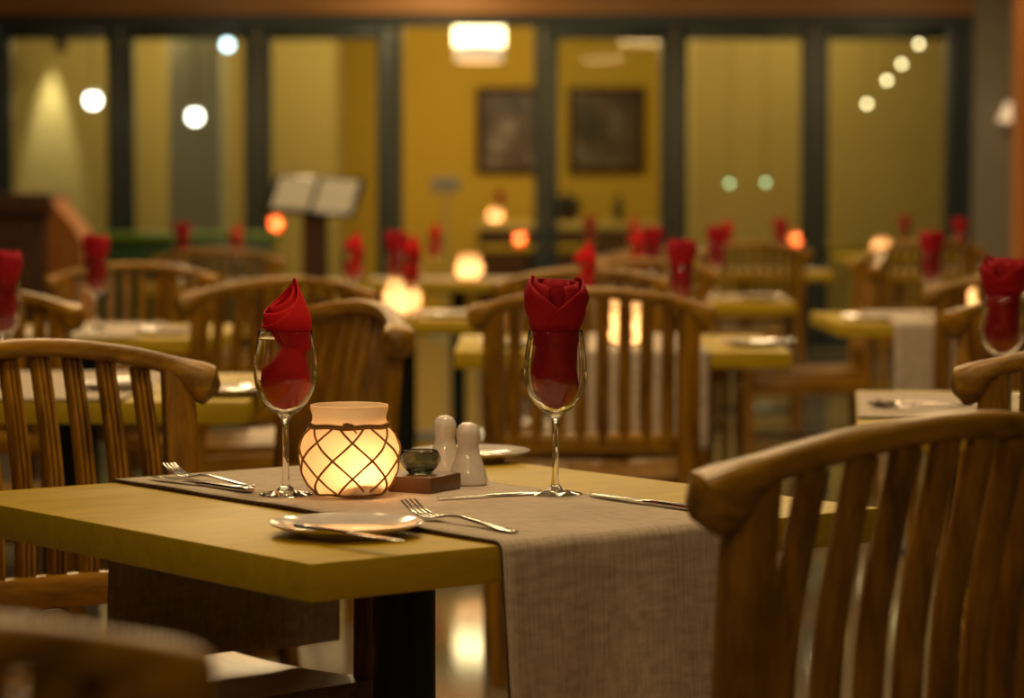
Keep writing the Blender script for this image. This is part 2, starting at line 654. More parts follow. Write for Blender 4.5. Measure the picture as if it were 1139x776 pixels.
def make_napkin_peak():
    """Rolled cone with one side drawn up to a leaning point."""
    bm = bmesh.new()
    def foot(u, v):
        th = 2 * PI * u; z = .109 + (.198 - .109) * v
        k = max(0., (v - .58) / .42)
        r = body_r(z) * (.92 + .08 * math.sin(2 * th + 6 * v))
        cx = .014 * k ** .8
        r *= 1 - .50 * k ** .8
        return V((r * math.cos(th) + cx, r * math.sin(th), z))
    def wrap(rr, a0, turns, hi, lo, ph, lean):
        def fn(u, v):
            th = a0 + turns * 2 * PI * u
            c = .5 + .5 * math.cos(th - ph)
            top = lo + (hi - lo) * c ** 1.35
            z = .184 + (top - .184) * v
            f = max(0, z - .206) / .07
            base = (.0165 + (rr - .0165) * min(1, max(0, (z - .184) / .030)))
            r = base * (1 + .10 * math.sin(min(1, f) * PI)) * (1 - .50 * max(0, f - .25) / .75)
            cx = .014 * (1 - min(1, max(0, (z - .184) / .03))) + .002 + lean * f
            return V((cx + r * math.cos(th), r * math.sin(th), z))
        return fn
    cloth_wrap(bm, [
        (36, 14, foot),
        (44, 14, wrap(.0305, -2.2, 1.0, .276, .216, .25, -.004)),
        (44, 14, wrap(.0275, -.9, 1.0, .270, .232, .5, -.004)),
        (40, 12, wrap(.0195, .3, 1.0, .266, .240, .2, -.004)),
    ])
    o = link('napkin', bm, M['red'])
    md = o.modifiers.new('thickness', 'SOLIDIFY'); md.thickness = .0013; md.offset = -1
    return o


GL = []; NP = {}


def glass_set(p, kind, where, rot=0., gname='wine glasses with napkins', ncol=None):
    """A stemmed glass and, standing in it, a folded red napkin."""
    if not GL:
        g = make_glass(); GL.append(g)
    else:
        g = GL[0].copy(); COL.objects.link(g)
    g.location = p; g.rotation_euler = (0, 0, rot)
    tag(g, 'clear stemmed wine glass ' + where, 'wine glass', 'wine glasses on the tables')
    if kind not in NP:
        n = make_napkin_tulip() if kind == 'tulip' else make_napkin_peak(); NP[kind] = n
    else:
        n = NP[kind].copy(); COL.objects.link(n)
    n.location = p; n.rotation_euler = (0, 0, rot)
    tag(n, ('crimson tulip-folded napkin in the glass ' if kind == 'tulip' else 'red peak-folded napkin in the glass ') + where, 'napkin', 'red napkins in the wine glasses')
    return g, n


JAR_OUT = [(.036, .0), (.042, .002), (.052, .013), (.0605, .030), (.0640, .047), (.0632, .062), (.0575, .078), (.0495, .0895), (.0470, .096), (.0470, .102), (.0490, .108), (.0498, .1125), (.0494, .1150)]


def jar_r(z):
    for (ra, a), (rb, b) in zip(JAR_OUT, JAR_OUT[1:]):
        if z <= b: return ra + (rb - ra) * (z - a) / max(1e-6, b - a)
    return JAR_OUT[-1][0]


def make_jar():
    root = empty('candle_jar')
    bm = bmesh.new()
    lathe(bm, [(0, 0)] + JAR_OUT + [(.0478, .1155), (.0468, .1150)], 48)
    inner = [(r - .0030, z) for r, z in JAR_OUT[1:]][::-1]
    inner = [(r, max(z, .004)) for r, z in inner]
    lathe(bm, [(.0468, .1150)] + inner + [(0, .004)], 48, mat=1)
    bmesh.ops.remove_doubles(bm, verts=bm.verts, dist=1e-5)
    link('jar', bm, [M['frost'], M['jar_inner']], root)
    # knotted twine net
    bm = bmesh.new()
    n = 8; z0, z1 = .003, .091
    for d in (1, -1):
        for k in range(n):
            pts = []
            for i in range(25):
                f = i / 24; z = z0 + (z1 - z0) * f
                th = 2 * PI * k / n + d * (2.0 * 2 * PI / n) * f * .97 - .3
                r = jar_r(z) + .0012 + .0008 * math.sin(f * PI * 4)
                pts.append((r * math.cos(th), r * math.sin(th), z))
            tube(bm, pts, .00150, 6)
    for zz, rr in ((z1, .0019), (z1 - .003, .0017), (z0, .0017)):
        pts = [((jar_r(zz) + .0016) * math.cos(2 * PI * i / 40), (jar_r(zz) + .0016) * math.sin(2 * PI * i / 40), zz + .0008 * math.sin(i)) for i in range(40)]
        tube(bm, pts, rr, 6, closed=True)
    link('twine_net', bm, M['twine'], root)
    # the knot on the front and two loose ends
    bm = bmesh.new()
    c = V((0, -(jar_r(z1) + .003), z1))
    pts = []
    for i in range(40):
        t = 2 * PI * i / 40
        pts.append(c + V(((.004 + .0018 * math.cos(3 * t)) * math.cos(2 * t) * 1.3, .0018 * math.sin(3 * t), (.003 + .001 * math.cos(3 * t)) * math.sin(2 * t))))
    tube(bm, pts, .0014, 6, closed=True)
    tube(bm, [c, c + V((.006, -.002, -.003)), c + V((.011, -.002, -.008))], .0011, 6)
    tube(bm, [c, c + V((-.006, -.003, -.002)), c + V((-.012, -.003, .000))], .0011, 6)
    link('knot', bm, M['twine'], root)
    return root


def make_candle(flame='flame'):
    root = empty('tealight_candle')
    bm = bmesh.new()
    lathe(bm, [(0, 0), (.0185, 0), (.019, .001), (.019, .0155), (.0183, .0155), (.0183, .012), (0, .012)], 28)
    link('metal_cup', bm, M['alu'], root)
    bm = bmesh.new()
    lathe(bm, [(0, .0121), (.0182, .0121), (.0182, .0145), (.006, .0138), (0, .0138)], 28)
    link('wax', bm, M['wax'], root)
    bm = bmesh.new()
    tube(bm, [(0, 0, .0135), (.0004, 0, .017), (.001, 0, .0205)], .0007, 6)
    link('wick', bm, M['wick'], root)
    bm = bmesh.new()
    lathe(bm, [(0, .0215), (.0035, .0235), (.0062, .0290), (.0058, .0350), (.0032, .0430), (.0012, .0490), (0, .0520)], 16)
    link('flame', bm, M[flame], root)
    return root


JAR = []; CND = []


def candle_jar(p, where, rot=0., doff=(0, 0)):
    if not JAR:
        j = make_jar(); c = make_candle(); JAR.append(j)
    else:
        j = copy_tree(JAR[0])
        if not CND:
            c = make_candle('tall_flame'); CND.append(c)
        else:
            c = copy_tree(CND[0])
    j.location = p; j.rotation_euler = (0, 0, rot)
    tag(j, 'frosted round candle jar in a twine net ' + where, 'candle holder', 'twine-netted candle jars')
    c.location = V(p) + V((doff[0], doff[1], .0043)); c.rotation_euler = (0, 0, rot)
    tag(c, 'lit tealight inside the frosted jar ' + where, 'candle', 'tealights in the jars')
    return j


def make_plate():
    bm = bmesh.new()
    lathe(bm, [(0, .0045), (.045, .0045), (.048, .0), (.052, .0), (.054, .0045), (.074, .0085), (.087, .0135), (.088, .0150), (.0865, .0156), (.073, .0110), (.054, .0075), (.050, .0068), (0, .0068)], 48)
    return link('side_plate', bm, M['ceramic'])


PL = []


def plate(p, label):
    if not PL:
        o = make_plate(); PL.append(o)
    else:
        o = PL[0].copy(); COL.objects.link(o)
    o.location = p
    return tag(o, label, 'plate', 'white side plates')


def flatloft(bm, secs):
    """secs: (y, half width, z centre, half thickness)."""
    rs = [superell(V((0, y, z)), V((1, 0, 0)), V((0, 0, 1)), max(w, 3e-4), t, 10, .8) for y, w, z, t in secs]
    rings(bm, rs)


def make_knife():
    """Butter/table knife along +y, blade at +y."""
    bm = bmesh.new()
    flatloft(bm, [(-.115, .004, .004, .0025), (-.112, .0075, .004, .0038), (-.08, .0085, .004, .0038), (-.03, .0062, .004, .0034), (-.012, .0050, .004, .0034), (-.004, .0072, .004, .003),
                  (.004, .0080, .0045, .0012), (.03, .0095, .0045, .0009), (.075, .0098, .0045, .0008), (.10, .0080, .0045, .0007), (.113, .0045, .0045, .0006), (.117, .001, .0045, .0005)])
    return link('table_knife', bm, M['steel'])


def make_fork():
    """Fork along +y, tines at +y, curving up."""
    bm = bmesh.new()
    flatloft(bm, [(-.105, .003, .003, .0012), (-.102, .0068, .003, .0018), (-.08, .0075, .0035, .0019), (-.04, .0050, .007, .0018), (.0, .0034, .0105, .0020), (.025, .0036, .0095, .0019),
                  (.038, .0075, .007, .0014), (.048, .0115, .0055, .0012), (.058, .0125, .0055, .0011)])
    for k in range(4):
        x = (-1.5 + k) * .0066
        rs = []
        for y, z, hw in ((.054, .0055, .0024), (.066, .006, .0021), (.080, .0095, .0019), (.094, .0150, .0016), (.105, .0210, .0009)):
            rs.append(superell(V((x, y, z)), V((1, 0, 0)), V((0, 0, 1)), hw, .0010, 8, .7))
        rings(bm, rs)
    return link('table_fork', bm, M['steel'])


def make_spoon():
    bm = bmesh.new()
    flatloft(bm, [(-.100, .003, .003, .0012), (-.097, .0066, .003, .0018), (-.075, .0072, .0035, .0018), (-.03, .0042, .007, .0018), (.012, .0030, .0095, .0018), (.030, .0036, .0085, .0016)])
    # bowl
    nu, nv = 8, 20
    for sgn, th in ((1, 0), (-1, .0011)):
        g = []
        for i in range(nu + 1):
            r = i / nu
            g.append([bm.verts.new((.020 * r * math.cos(2 * PI * j / nv), .062 + .034 * r * math.sin(2 * PI * j / nv), .002 + .0075 * r * r - th)) for j in range(nv)])
        for i in range(nu):
            for j in range(nv):
                bm.faces.new((g[i][j], g[i][(j + 1) % nv], g[i + 1][(j + 1) % nv], g[i + 1][j]))
    bmesh.ops.remove_doubles(bm, verts=bm.verts, dist=1e-6)
    return link('dessert_spoon', bm, M['steel'])


CUT = {}


def cutlery(kind, p, rotz, label, tilt=0., s=1.):
    mk = {'knife': make_knife, 'fork': make_fork, 'spoon': make_spoon}[kind]
    if kind not in CUT:
        o = mk(); CUT[kind] = o
    else:
        o = CUT[kind].copy(); COL.objects.link(o)
    o.location = p; o.rotation_euler = (tilt, 0, rotz); o.scale = (s, s, s)
    return tag(o, label, kind, 'steel cutlery laid on the tables')


def heading(a, b):
    d = V(b) - V(a)
    return math.atan2(d.y, d.x) - PI / 2


# ================================================================== THE SETTING
WALL = 20.5


def struct(name, bm, m, parent=None, smooth=False):
    o = link(name, bm, m, parent, smooth)
    if not parent: o['kind'] = 'structure'
    return o


bm = bmesh.new(); box(bm, -9, 5.5, -2.5, 25.2, -.12, 0); struct('floor', bm, M['floor'])
bm = bmesh.new(); box(bm, -9, 5.5, -2.5, 25.2, 3.0, 3.1); struct('ceiling', bm, M['ceil'])
bm = bmesh.new(); box(bm, -9.15, -9, -2.5, 25.2, -.12, 3.1); struct('wall_left', bm, M['dusk_wall'])
bm = bmesh.new(); box(bm, 5.5, 5.65, -2.5, 25.2, -.12, 3.1); struct('wall_right', bm, M['dusk_wall'])
bm = bmesh.new(); box(bm, -9, 5.5, -2.65, -2.5, -.12, 3.1); struct('wall_front', bm, M['dusk_wall'])
bm = bmesh.new(); box(bm, -9, 5.5, 25.2, 25.35, -.12, 3.1); struct('wall_back', bm, M['yellow'])
# inner room: nearer pale wall on the left, jogging back beyond the corner
bm = bmesh.new(); box(bm, -9, X(373, 23.6), 23.6, 25.2, 0, 3.0); struct('wall_inner_left', bm, M['cream'])
bm = bmesh.new(); box(bm, X(768, 23.0), 5.5, 23.0, 25.2, 0, 3.0); struct('wall_inner_right', bm, M['cream'])
bm = bmesh.new(); box(bm, X(192, 22.6), X(250, 22.6), 22.4, 22.9, 0, 3.0, .01); struct('wall_column', bm, M['column'])

# glazed folding wall
zt = Z(45, WALL); zh = Z(31, WALL); zb = Z(18, WALL)
xr = X(1078, WALL)
bm = bmesh.new(); box(bm, -9, xr, WALL - .12, WALL + .12, zb, 3.0); struct('wall_lintel', bm, M['beam'])
bm = bmesh.new(); box(bm, -9, xr, WALL - .06, WALL + .06, zh, zb - .001, .006); struct('trim_1', bm, M['frame'])
bm = bmesh.new(); box(bm, xr, 5.5, WALL - .15, WALL + .15, 0, 3.0); struct('wall_pier', bm, M['greywall'])
edges = [(-300, -150), (-150, 3), (-3, 136), (136, 288), (288, 433), (601, 747), (747, 905), (905, 1062)]
edges = [(-455, -305), (-305, -152), (-152, 0), (0, 136), (136, 288), (288, 435), (605, 749), (749, 905), (905, 1064)]
for i, (a, b) in enumerate(edges):
    xa, xb = X(a, WALL) + .004, X(b, WALL) - .004
    s = 14.5 / F * WALL
    g = bmesh.new()
    for (x0, x1, z0, z1) in ((xa, xa + s, .01, zh - .003), (xb - s, xb, .01, zh - .003)):
        box(g, x0, x1, WALL - .03, WALL + .03, z0, z1, .005)
    box(g, xa + s - .002, xb - s + .002, WALL - .028, WALL + .028, zt, zh - .004, .005)
    box(g, xa + s - .002, xb - s + .002, WALL - .028, WALL + .028, .011, .20, .005)
    w = struct(f'window_{i + 1}', g, M['frame'], smooth=True)
    g = bmesh.new(); box(g, xa + s - .004, xb - s + .004, WALL - .004, WALL + .004, .195, zt + .005)
    link('pane', g, M['pane'], w, False)
# posts at the door opening and the end
for i, (a, b) in enumerate(((435.4, 448), (594, 604.6), (1064.4, 1078))):
    bm = bmesh.new(); box(bm, X(a, WALL), X(b, WALL), WALL - .05, WALL + .05, 0, zh, .005)
    struct(f'trim_{i + 2}', bm, M['frame'])
# orange timber post close on the right
bm = bmesh.new(); box(bm, X(1129, 15), X(1129, 15) + .22, 14.9, 15.15, 0, 3.0, .012)
struct('trim_5', bm, M['orangewood'])

# ================================================================== THE NEAR TABLE
TH = .661
a_ = V((math.cos(TH), math.sin(TH), 0)); b_ = V((-math.sin(TH), math.cos(TH), 0))
N_ = V((-.2115, 2.845, 0))
C_ = N_ + (a_ + b_) * (TS / 2)
near = table(C_.x, C_.y, math.degrees(TH), 'mustard square table with a glowing candle jar, sharp at the front')
rn = runner(near, .375, .30, .256, 'grey linen runner under the glowing jar, draped over the sharp front table', shift=.010, key='near', flare=.004)

gz = RUN_Z
glass_set(on(317, 551, gz), 'peak', 'beside the glowing jar on the front table', rot=.15)
glass_set(on(618, 550.5, gz), 'tulip', 'beside the salt and pepper on the front table', rot=.05)
jp = on(388, 551, gz)
candle_jar(jp, 'on the front table between glass and shakers', rot=.03, doff=(.014, -.029))
# walnut block with a small smoky bowl
tp = on(472, 546, gz)
bm = bmesh.new()
box(bm, -.040, .040, -.032, .032, 0, .021, .002)
o = link('wooden_block', bm, M['tray'], None, True, tp, math.radians(62)); tag(o, 'dark walnut block under the smoky glass bowl beside the shakers', 'wooden block')
bm = bmesh.new()
lathe(bm, [(0, 0), (.014, 0), (.016, .002), (.022, .008), (.0265, .016), (.0268, .022), (.0235, .029), (.0215, .0305), (.020, .0295), (.0225, .0225), (.0225, .016), (.018, .009), (.012, .0045), (0, .004)], 36)
o = link('condiment_bowl', bm, M['smoke_glass'], None, True, tp + V((-.006, .006, .0212))); tag(o, 'small smoky glass bowl standing on the walnut block', 'bowl')


def shaker(p, label):
    root = empty('shaker', p)
    bm = bmesh.new()
    lathe(bm, [(0, 0), (.0245, 0), (.0262, .002), (.0258, .008), (.0225, .020), (.0180, .034), (.0148, .045), (.0140, .051), (.0150, .057), (.0160, .064), (.0152, .072), (.0118, .0785), (.006, .0815), (0, .0822)], 36)
    link('body', bm, M['ceramic'], root)
    bm = bmesh.new()
    for k in range(3):
        th = 2 * PI * k / 3 + .5
        lathe(bm, [(0, .0), (.0011, .0), (.0011, .0007), (0, .0007)], 8, (.0045 * math.cos(th), .0045 * math.sin(th), .0812))
    link('pouring_holes', bm, M['black'], root)
    return tag(root, label, 'shaker', 'white porcelain salt and pepper shakers')


shaker(on(520.5, 539, gz), 'front white porcelain shaker of the waisted pair, nearest the right glass')
shaker(on(494.5, 529, gz), 'rear white porcelain shaker of the waisted pair, behind the smoky bowl')
plate(on(523, 512, TOP + .0005), 'white plate behind the shakers at the far table corner')
p1 = on(384, 596, TOP + .0005)
plate(p1, 'white side plate at the near corner of the front table')
ka, kb = on(333, 583, TOP + .02), on(444, 599, TOP + .02)
cutlery('knife', (ka + kb) / 2 + V((0, 0, -.0065)), heading(ka, kb), 'small butter knife lying across the near white side plate', s=.82)
fa, fb = on(577, 595, gz), on(450, 554, gz + .022)
cutlery('fork', V(((fa.x + fb.x) / 2, (fa.y + fb.y) / 2, gz - .0012)), heading(fa, fb), 'steel fork with raised tines beside the near plate')
ka, kb = on(795, 572.5, gz), on(651, 552, gz)
cutlery('knife', (ka + kb) / 2 + V((0, 0, 0)), heading(ka, kb), 'steel knife to the right of the tulip napkin glass')
ka, kb = on(607, 551, gz), on(486, 557, gz)
mid = on(548, 553.5, gz)
cutlery('knife', mid + V((-.006, -.004, 0)), heading(ka, kb), 'steel knife whose blade points at the walnut block', s=.6)
ka, kb = on(279, 549, gz), on(166, 533.5, gz)
cutlery('knife', (ka + kb) / 2, heading(ka, kb), 'steel knife lying at the far left hem of the runner')
ka, kb = on(282, 543, gz), on(185, 530.5, gz)
cutlery('fork', (ka + kb) / 2 + V((0, 0, -.001)), heading(ka, kb), 'steel fork behind the knife at the far left of the runner', s=.9)

chair(-.505, 3.68, math.degrees(TH) + 180, 'teak slat-back chair pushed under the far left side of the front table', posts=True)
chair(.221, 2.8235, 39, 'large teak chair back at lower right, in front of the grey runner')
chair(-.566, 1.528, 40, 'blurred teak chair rail at the very front lower left corner')

# ================================================================== THE OTHER TABLES
hh = TS / 2


def lay(x0, d0, deg=0):
    return x0 + hh, d0 + hh


tA = table(-.50 - hh, 5.14 + hh, 0, 'mustard table directly behind the front left chair')
tB = table(X(240, 7.5) - hh, 7.5 + hh, 0, 'mustard table far left, second behind the front left chair')
tE = table(-.145 + hh, 6.84 + hh, 0, 'mustard table behind the salt shakers with a chair back before it')
tH = table(-.357, 8.63 + hh, 0, 'mustard table with dark pedestal left of centre, behind the jar')
tK = table(X(886, 10.1) - hh, 10.1 + hh, 0, 'mustard table right of centre with cloth hanging at its right end')
tQ = table(X(935, 8.4) + hh, 8.4 + hh, 0, 'mustard table on the right in front of the last window')
tS = table(1.057, 4.97, -7, 'table at right with fork and spoon above the big chair rail')
tU = table(X(928, 14.3) - hh, 14.3 + hh, 0, 'distant mustard table before the dark mullion at right')
tN = table(X(983, 14.3) + hh, 14.3 + hh, 0, 'distant mustard table under the bright glow at far right')
tW = table(-1.22, 12.2 + hh, 0, 'distant mustard table left with two red napkin glasses')
tV = table(X(510, 13.0), 12.6 + hh, 0, 'distant mustard table with a bright candle jar at centre left')
tY = table(X(985, 18.8) + .1, 18.4 + hh, 0, 'farthest mustard table below the last window at right')
tG = table(X(735, 17.2), 16.8 + hh, 0, 'farthest mustard table below the window with the painting')

runner(tA, .38, 0, .0, 'grey linen runner on the table behind the front left chair', along='y', key='flat')
runner(tB, .38, 0, .0, 'grey linen runner on the far left table', along='y', key='flat')
runner(tE, .40, .25, .0, 'pale linen runner hanging behind the slats of the middle chair', along='y', shift=.015, key='front', amp=.4)
runner(tH, .38, 0, 0, 'grey linen runner on the table behind the glowing jar', along='x', key='flat')
runner(tK, .38, .25, .25, 'grey linen runner hanging over the right end of the right-centre table', along='x', key='both', amp=.5)
runner(tQ, .38, .25, 0, 'grey linen runner on the right table before the last window', along='y', shift=-.06, key='front', amp=.4)
runner(tS, .60, 0, 0, 'beige linen cloth under fork and spoon at the right', along='x', key='wide')
runner(tU, .38, 0, 0, 'grey linen runner on the table before the dark mullion', along='x', key='flat')
runner(tN, .38, 0, 0, 'grey linen runner on the far right table under the glow', along='x', key='flat')
runner(tW, .38, 0, 0, 'grey linen runner between two distant red napkin glasses at left', along='x', key='flat')
runner(tV, .38, 0, 0, 'grey linen runner under the distant bright jar at centre left', along='x', key='flat')

# glasses: column in the picture, distance, kind, place words
for px, d, kind, where, tz in (
    (2, 5.45, 'tulip', 'at the left edge, behind the left chair', RUN_Z),
    (107, 7.85, 'tulip', 'on the far left table', RUN_Z),
    (203, 12.45, 'tulip', 'leftmost of two on the distant left table', TOP),
    (262, 12.45, 'peak', 'second of two on the distant left table', TOP),
    (393, 9.05, 'peak', 'left of the candle on the table behind the jar', RUN_Z),
    (441, 9.30, 'tulip', 'behind the candle on the table behind the jar', TOP),
    (457, 8.75, 'peak', 'right of the candle on the table behind the jar', TOP),
    (483, 13.25, 'peak', 'left of the distant bright jar at centre left', TOP),
    (650, 7.45, 'peak', 'behind the middle chair, beside the tulip glass', TOP),
    (758, 7.35, 'tulip', 'behind the right end of the middle chair', TOP),
    (707, 10.75, 'peak', 'leftmost of three on the right-centre table', TOP),
    (726, 10.35, 'tulip', 'middle of three on the right-centre table', RUN_Z),
    (797, 10.55, 'tulip', 'rightmost of three on the right-centre table', RUN_Z),
    (1036, 8.75, 'tulip', 'on the right table before the last window', RUN_Z),
    (1116, 4.72, 'tulip', 'at the right edge, behind a dark chair rail', RUN_Z),
    (1067, 14.75, 'tulip', 'on the far right table under the glow', RUN_Z),
    (868, 14.6, 'tulip', 'right one of two before the dark mullion', RUN_Z),
    (808, 14.75, 'peak', 'left one of two before the dark mullion', RUN_Z),
    (704, 17.1, 'peak', 'on the farthest table below the painting', TOP),
    (656, 17.2, 'tulip', 'left end of the farthest table below the painting', TOP),
    (1006, 18.8, 'tulip', 'right of the glow on the farthest right table', TOP),
):
    glass_set(V((X(px, d), d, tz)), kind, where, rot=random.uniform(-.5, .5))

for px, d, where, tz in (
    (447, 9.0, 'on the table behind the front jar', RUN_Z),
    (522, 12.95, 'on the distant table at centre left', RUN_Z),
    (699, 7.10, 'seen through the slats of the middle chair', RUN_Z),
    (980, 18.75, 'on the farthest right table below the window', TOP),
    (551, 24.05, 'on the buffet in the open doorway', .9405),
    (1092, 8.85, 'on the right table before the last window', RUN_Z),
):
    candle_jar(V((X(px, d), d, tz)), where, rot=random.uniform(0, 3))

plate(V((X(836, 7.2), 7.1, TOP + .0005)), 'white side plate at the right end of the middle chair table')
plate(V((X(568, 7.2), 7.05, TOP + .0005)), 'white side plate at the left end of the middle chair table')
plate(V((X(255, 5.3), 5.32, TOP + .0005)), 'white side plate at the right end of the table behind the left chair')
plate(V((X(188, 7.8), 7.75, TOP + .0005)), 'white side plate on the far left table')
plate(V((X(505, 8.9), 8.85, TOP + .0005)), 'white side plate on the table behind the jar')
plate(V((X(130, 5.4), 5.42, RUN_Z)), 'white side plate seen through the slats of the left chair')
plate(V((X(965, 8.6), 8.62, TOP + .0005)), 'white side plate on the right table before the last window')
plate(V((X(845, 10.3), 10.32, RUN_Z)), 'white side plate on the right-centre table')
q0, q1 = on(1032, 448, RUN_Z), on(984, 458, RUN_Z)
cutlery('spoon', V((.735, 4.93, RUN_Z)), heading(V((.95, 4.96, 0)), V((.70, 4.92, 0))), 'steel spoon on the beige cloth above the big chair rail')
cutlery('fork', V((.755, 4.86, RUN_Z)), heading(V((.95, 4.89, 0)), V((.70, 4.86, 0))), 'steel fork in front of the spoon on the beige cloth')
cutlery('knife', V((1.00, 5.08, RUN_Z)), heading(V((1.1, 4.9, 0)), V((.95, 5.2, 0))), 'steel knife on the beige cloth at the right edge')
cutlery('knife', V((X(838, 7.3), 7.32, TOP + .0005)), PI / 2 + .1, 'steel knife behind the plate at the right end of the middle table')
cutlery('knife', V((X(272, 5.5), 5.55, TOP)), .2, 'steel knife on the table behind the left chair')

# chairs of the other tables
chair(-.576, 5.31, 120, 'teak chair turned sideways behind the candle jar')
chair(-1.27, 6.02, 180, 'teak chair facing us at far left, beyond the front left chair')
chair(-.75, 7.41, 30, 'teak chair seen from behind between the left red napkins')
chair(.184, 6.57, 0, 'teak chair back in the middle, behind the tulip napkin glass')
chair(.22, 7.83, 180, 'teak chair facing us beyond the middle table')
chair(-1.22, 8.50, 180, 'teak chair facing us beyond the far left table')
chair(1.10, 10.52, 90, 'teak chair seen side-on at the right-centre table, legs showing')
chair(1.43, 7.88, 0, 'teak chair seen from behind at the right window table')
chair(.95, 4.27, -3, 'dark teak chair rail cut by the right edge, before the last glass')
chair(1.20, 5.66, 176, 'teak chair facing us beyond the right table with fork and spoon')
chair(1.17, 13.5, 0, 'distant teak chair back before the dark mullion')
chair(2.08, 14.0, 4, 'distant teak chair with dark arched rail under the bright glow')
chair(-1.24, 11.8, 0, 'distant teak chair back at the table with two napkin glasses')
chair(.62, 11.2, 180, 'distant teak chair facing us beyond the right-centre table')
chair(.42, 9.74, 2, 'distant teak chair back directly behind the tulip napkin, before the right-centre table')

# ================================================================== THINGS ALONG THE BACK
# reception desk with scooped side
d = 13.0
root = empty('reception_desk', (X(-20, d), d, 0)); tag(root, 'dark wooden reception desk with a scooped orange side at far left', 'desk')
x0, x1 = -.75, X(62, d) - X(-20, d)
bm = bmesh.new(); box(bm, x0, x1, -.22, .25, 0, Z(240, d), .01); link('cabinet', bm, M['darkwood'], root)
bm = bmesh.new(); box(bm, x0 - .03, x1 + .02, -.27, .30, Z(240, d), Z(215, d), .012); link('counter_top', bm, M['darkwood'], root)
bm = bmesh.new()
prof = [(x1, 0), (x1 + .16, 0), (x1 + .16, Z(272, d)), (x1 + .135, Z(258, d)), (x1 + .10, Z(246, d)), (x1 + .06, Z(236, d)), (x1 + .03, Z(226, d)), (x1 + .022, Z(220, d)), (x1, Z(220, d))]
f0 = [bm.verts.new((x, -.20, z)) for x, z in prof]; f1 = [bm.verts.new((x, .24, z)) for x, z in prof]
bm.faces.new(f0); bm.faces.new(f1[::-1])
for i in range(len(prof)):
    j = (i + 1) % len(prof); bm.faces.new((f0[i], f1[i], f1[j], f0[j]))
link('scooped_side', bm, M['orangewood'], root)

# menu stand
d = 13.65
root = empty('menu_stand', (X(351, d), d, 0)); tag(root, 'dark wooden menu stand holding two white pages, left of centre', 'menu stand')
bm = bmesh.new(); box(bm, -.062, .062, -.05, .05, .03, Z(236, d), .006); link('post', bm, M['darkwood'], root)
bm = bmesh.new(); box(bm, -.2, .2, -.17, .17, 0, .032, .008); link('base', bm, M['darkwood'], root)
rot = Matrix.Translation((0, 0, Z(217, d))) @ Matrix.Rotation(math.radians(-14), 4, 'Z') @ Matrix.Rotation(math.radians(3), 4, 'Y') @ Matrix.Rotation(math.radians(48), 4, 'X')
bm = bmesh.new(); box(bm, -.235, .235, -.125, .125, -.012, .008, .004, mtx=rot); link('reading_board', bm, M['black'], root)
for s in (-1, 1):
    bm = bmesh.new(); box(bm, s * .110 - .096, s * .110 + .096, -.105, .105, .0082, .0105, mtx=rot); link('page', bm, M['paper'], root, False)

# green counter under the windows
d = 19.0
root = empty('green_counter', (X(205, d), d, 0)); tag(root, 'low dark green counter with a bright green top under the left windows', 'counter')
bm = bmesh.new(); box(bm, -.60, .62, -.22, .22, 0, .86, .01); link('body', bm, M['green'], root)
bm = bmesh.new(); box(bm, -.64, .66, -.26, .26, .86, .905, .01); link('counter_top', bm, M['lime'], root)

# buffet in the inner room
d = 24.2
root = empty('buffet_counter', (X(632, d), d, 0)); tag(root, 'pale buffet counter inside the inner room under the paintings', 'counter')
bm = bmesh.new(); box(bm, -.80, .80, -.25, .3, 0, .87, .01); link('body', bm, M['darkwood'], root)
bm = bmesh.new(); box(bm, -.84, .84, -.29, .33, .87, .94, .01); link('counter_top', bm, M['cream'], root)
bm = bmesh.new(); lathe(bm, [(0, 0), (.07, 0), (.11, .05), (.13, .12), (.11, .19), (.06, .22), (.03, .225), (.025, .25), (0, .255)], 24)
o = link('round_pot', bm, M['black'], None, True, (X(630, 24.1), 24.1, .94)); tag(o, 'dark round lidded pot on the buffet under the right painting', 'pot')
bm = bmesh.new(); lathe(bm, [(0, 0), (.036, 0), (.038, .01), (.038, .15), (.03, .18), (.014, .20), (.013, .25), (0, .25)], 20)
o = link('bottle', bm, M['black'], None, True, (X(688, 24.1), 24.1, .94)); tag(o, 'dark bottle on the buffet near the mullion', 'bottle')
glass_set(V((X(556, 24.3), 24.3, .94)), 'tulip', 'on the buffet in the open doorway')

# paintings
for px0, px1, seed, cols, label in ((530, 600, 2.3, ((.03, .014, .004), (.12, .07, .03), (.50, .42, .33)), 'framed dark painting with a pale patch, half behind the mullion'),
                                    (632, 716, 7.9, ((.03, .015, .005), (.10, .055, .02), (.26, .20, .15)), 'framed dark painting on the yellow wall, right of the mullion')):
    d = 25.15
    w = X(px1, d) - X(px0, d); h = Z(97, d) - Z(192, d)
    root = empty('painting', ((X(px0, d) + X(px1, d)) / 2, d, Z(145, d))); tag(root, label, 'painting', 'framed paintings on the yellow wall')
    g = bmesh.new(); t = .06
    for bx in ((-w / 2, w / 2, h / 2 - t, h / 2), (-w / 2, w / 2, -h / 2, -h / 2 + t), (-w / 2, -w / 2 + t, -h / 2 + t - .001, h / 2 - t + .001), (w / 2 - t, w / 2, -h / 2 + t - .001, h / 2 - t + .001)):
        box(g, bx[0], bx[1], -.02, .045, bx[2], bx[3], .006)
    link('picture_frame', g, M['darkwood'], root)
    g = bmesh.new(); box(g, -w / 2 + t - .004, w / 2 - t + .004, .0, .02, -h / 2 + t - .004, h / 2 - t + .004)
    link('canvas', g, painting_mat('painting_%d' % int(seed), seed, *cols), root, False)

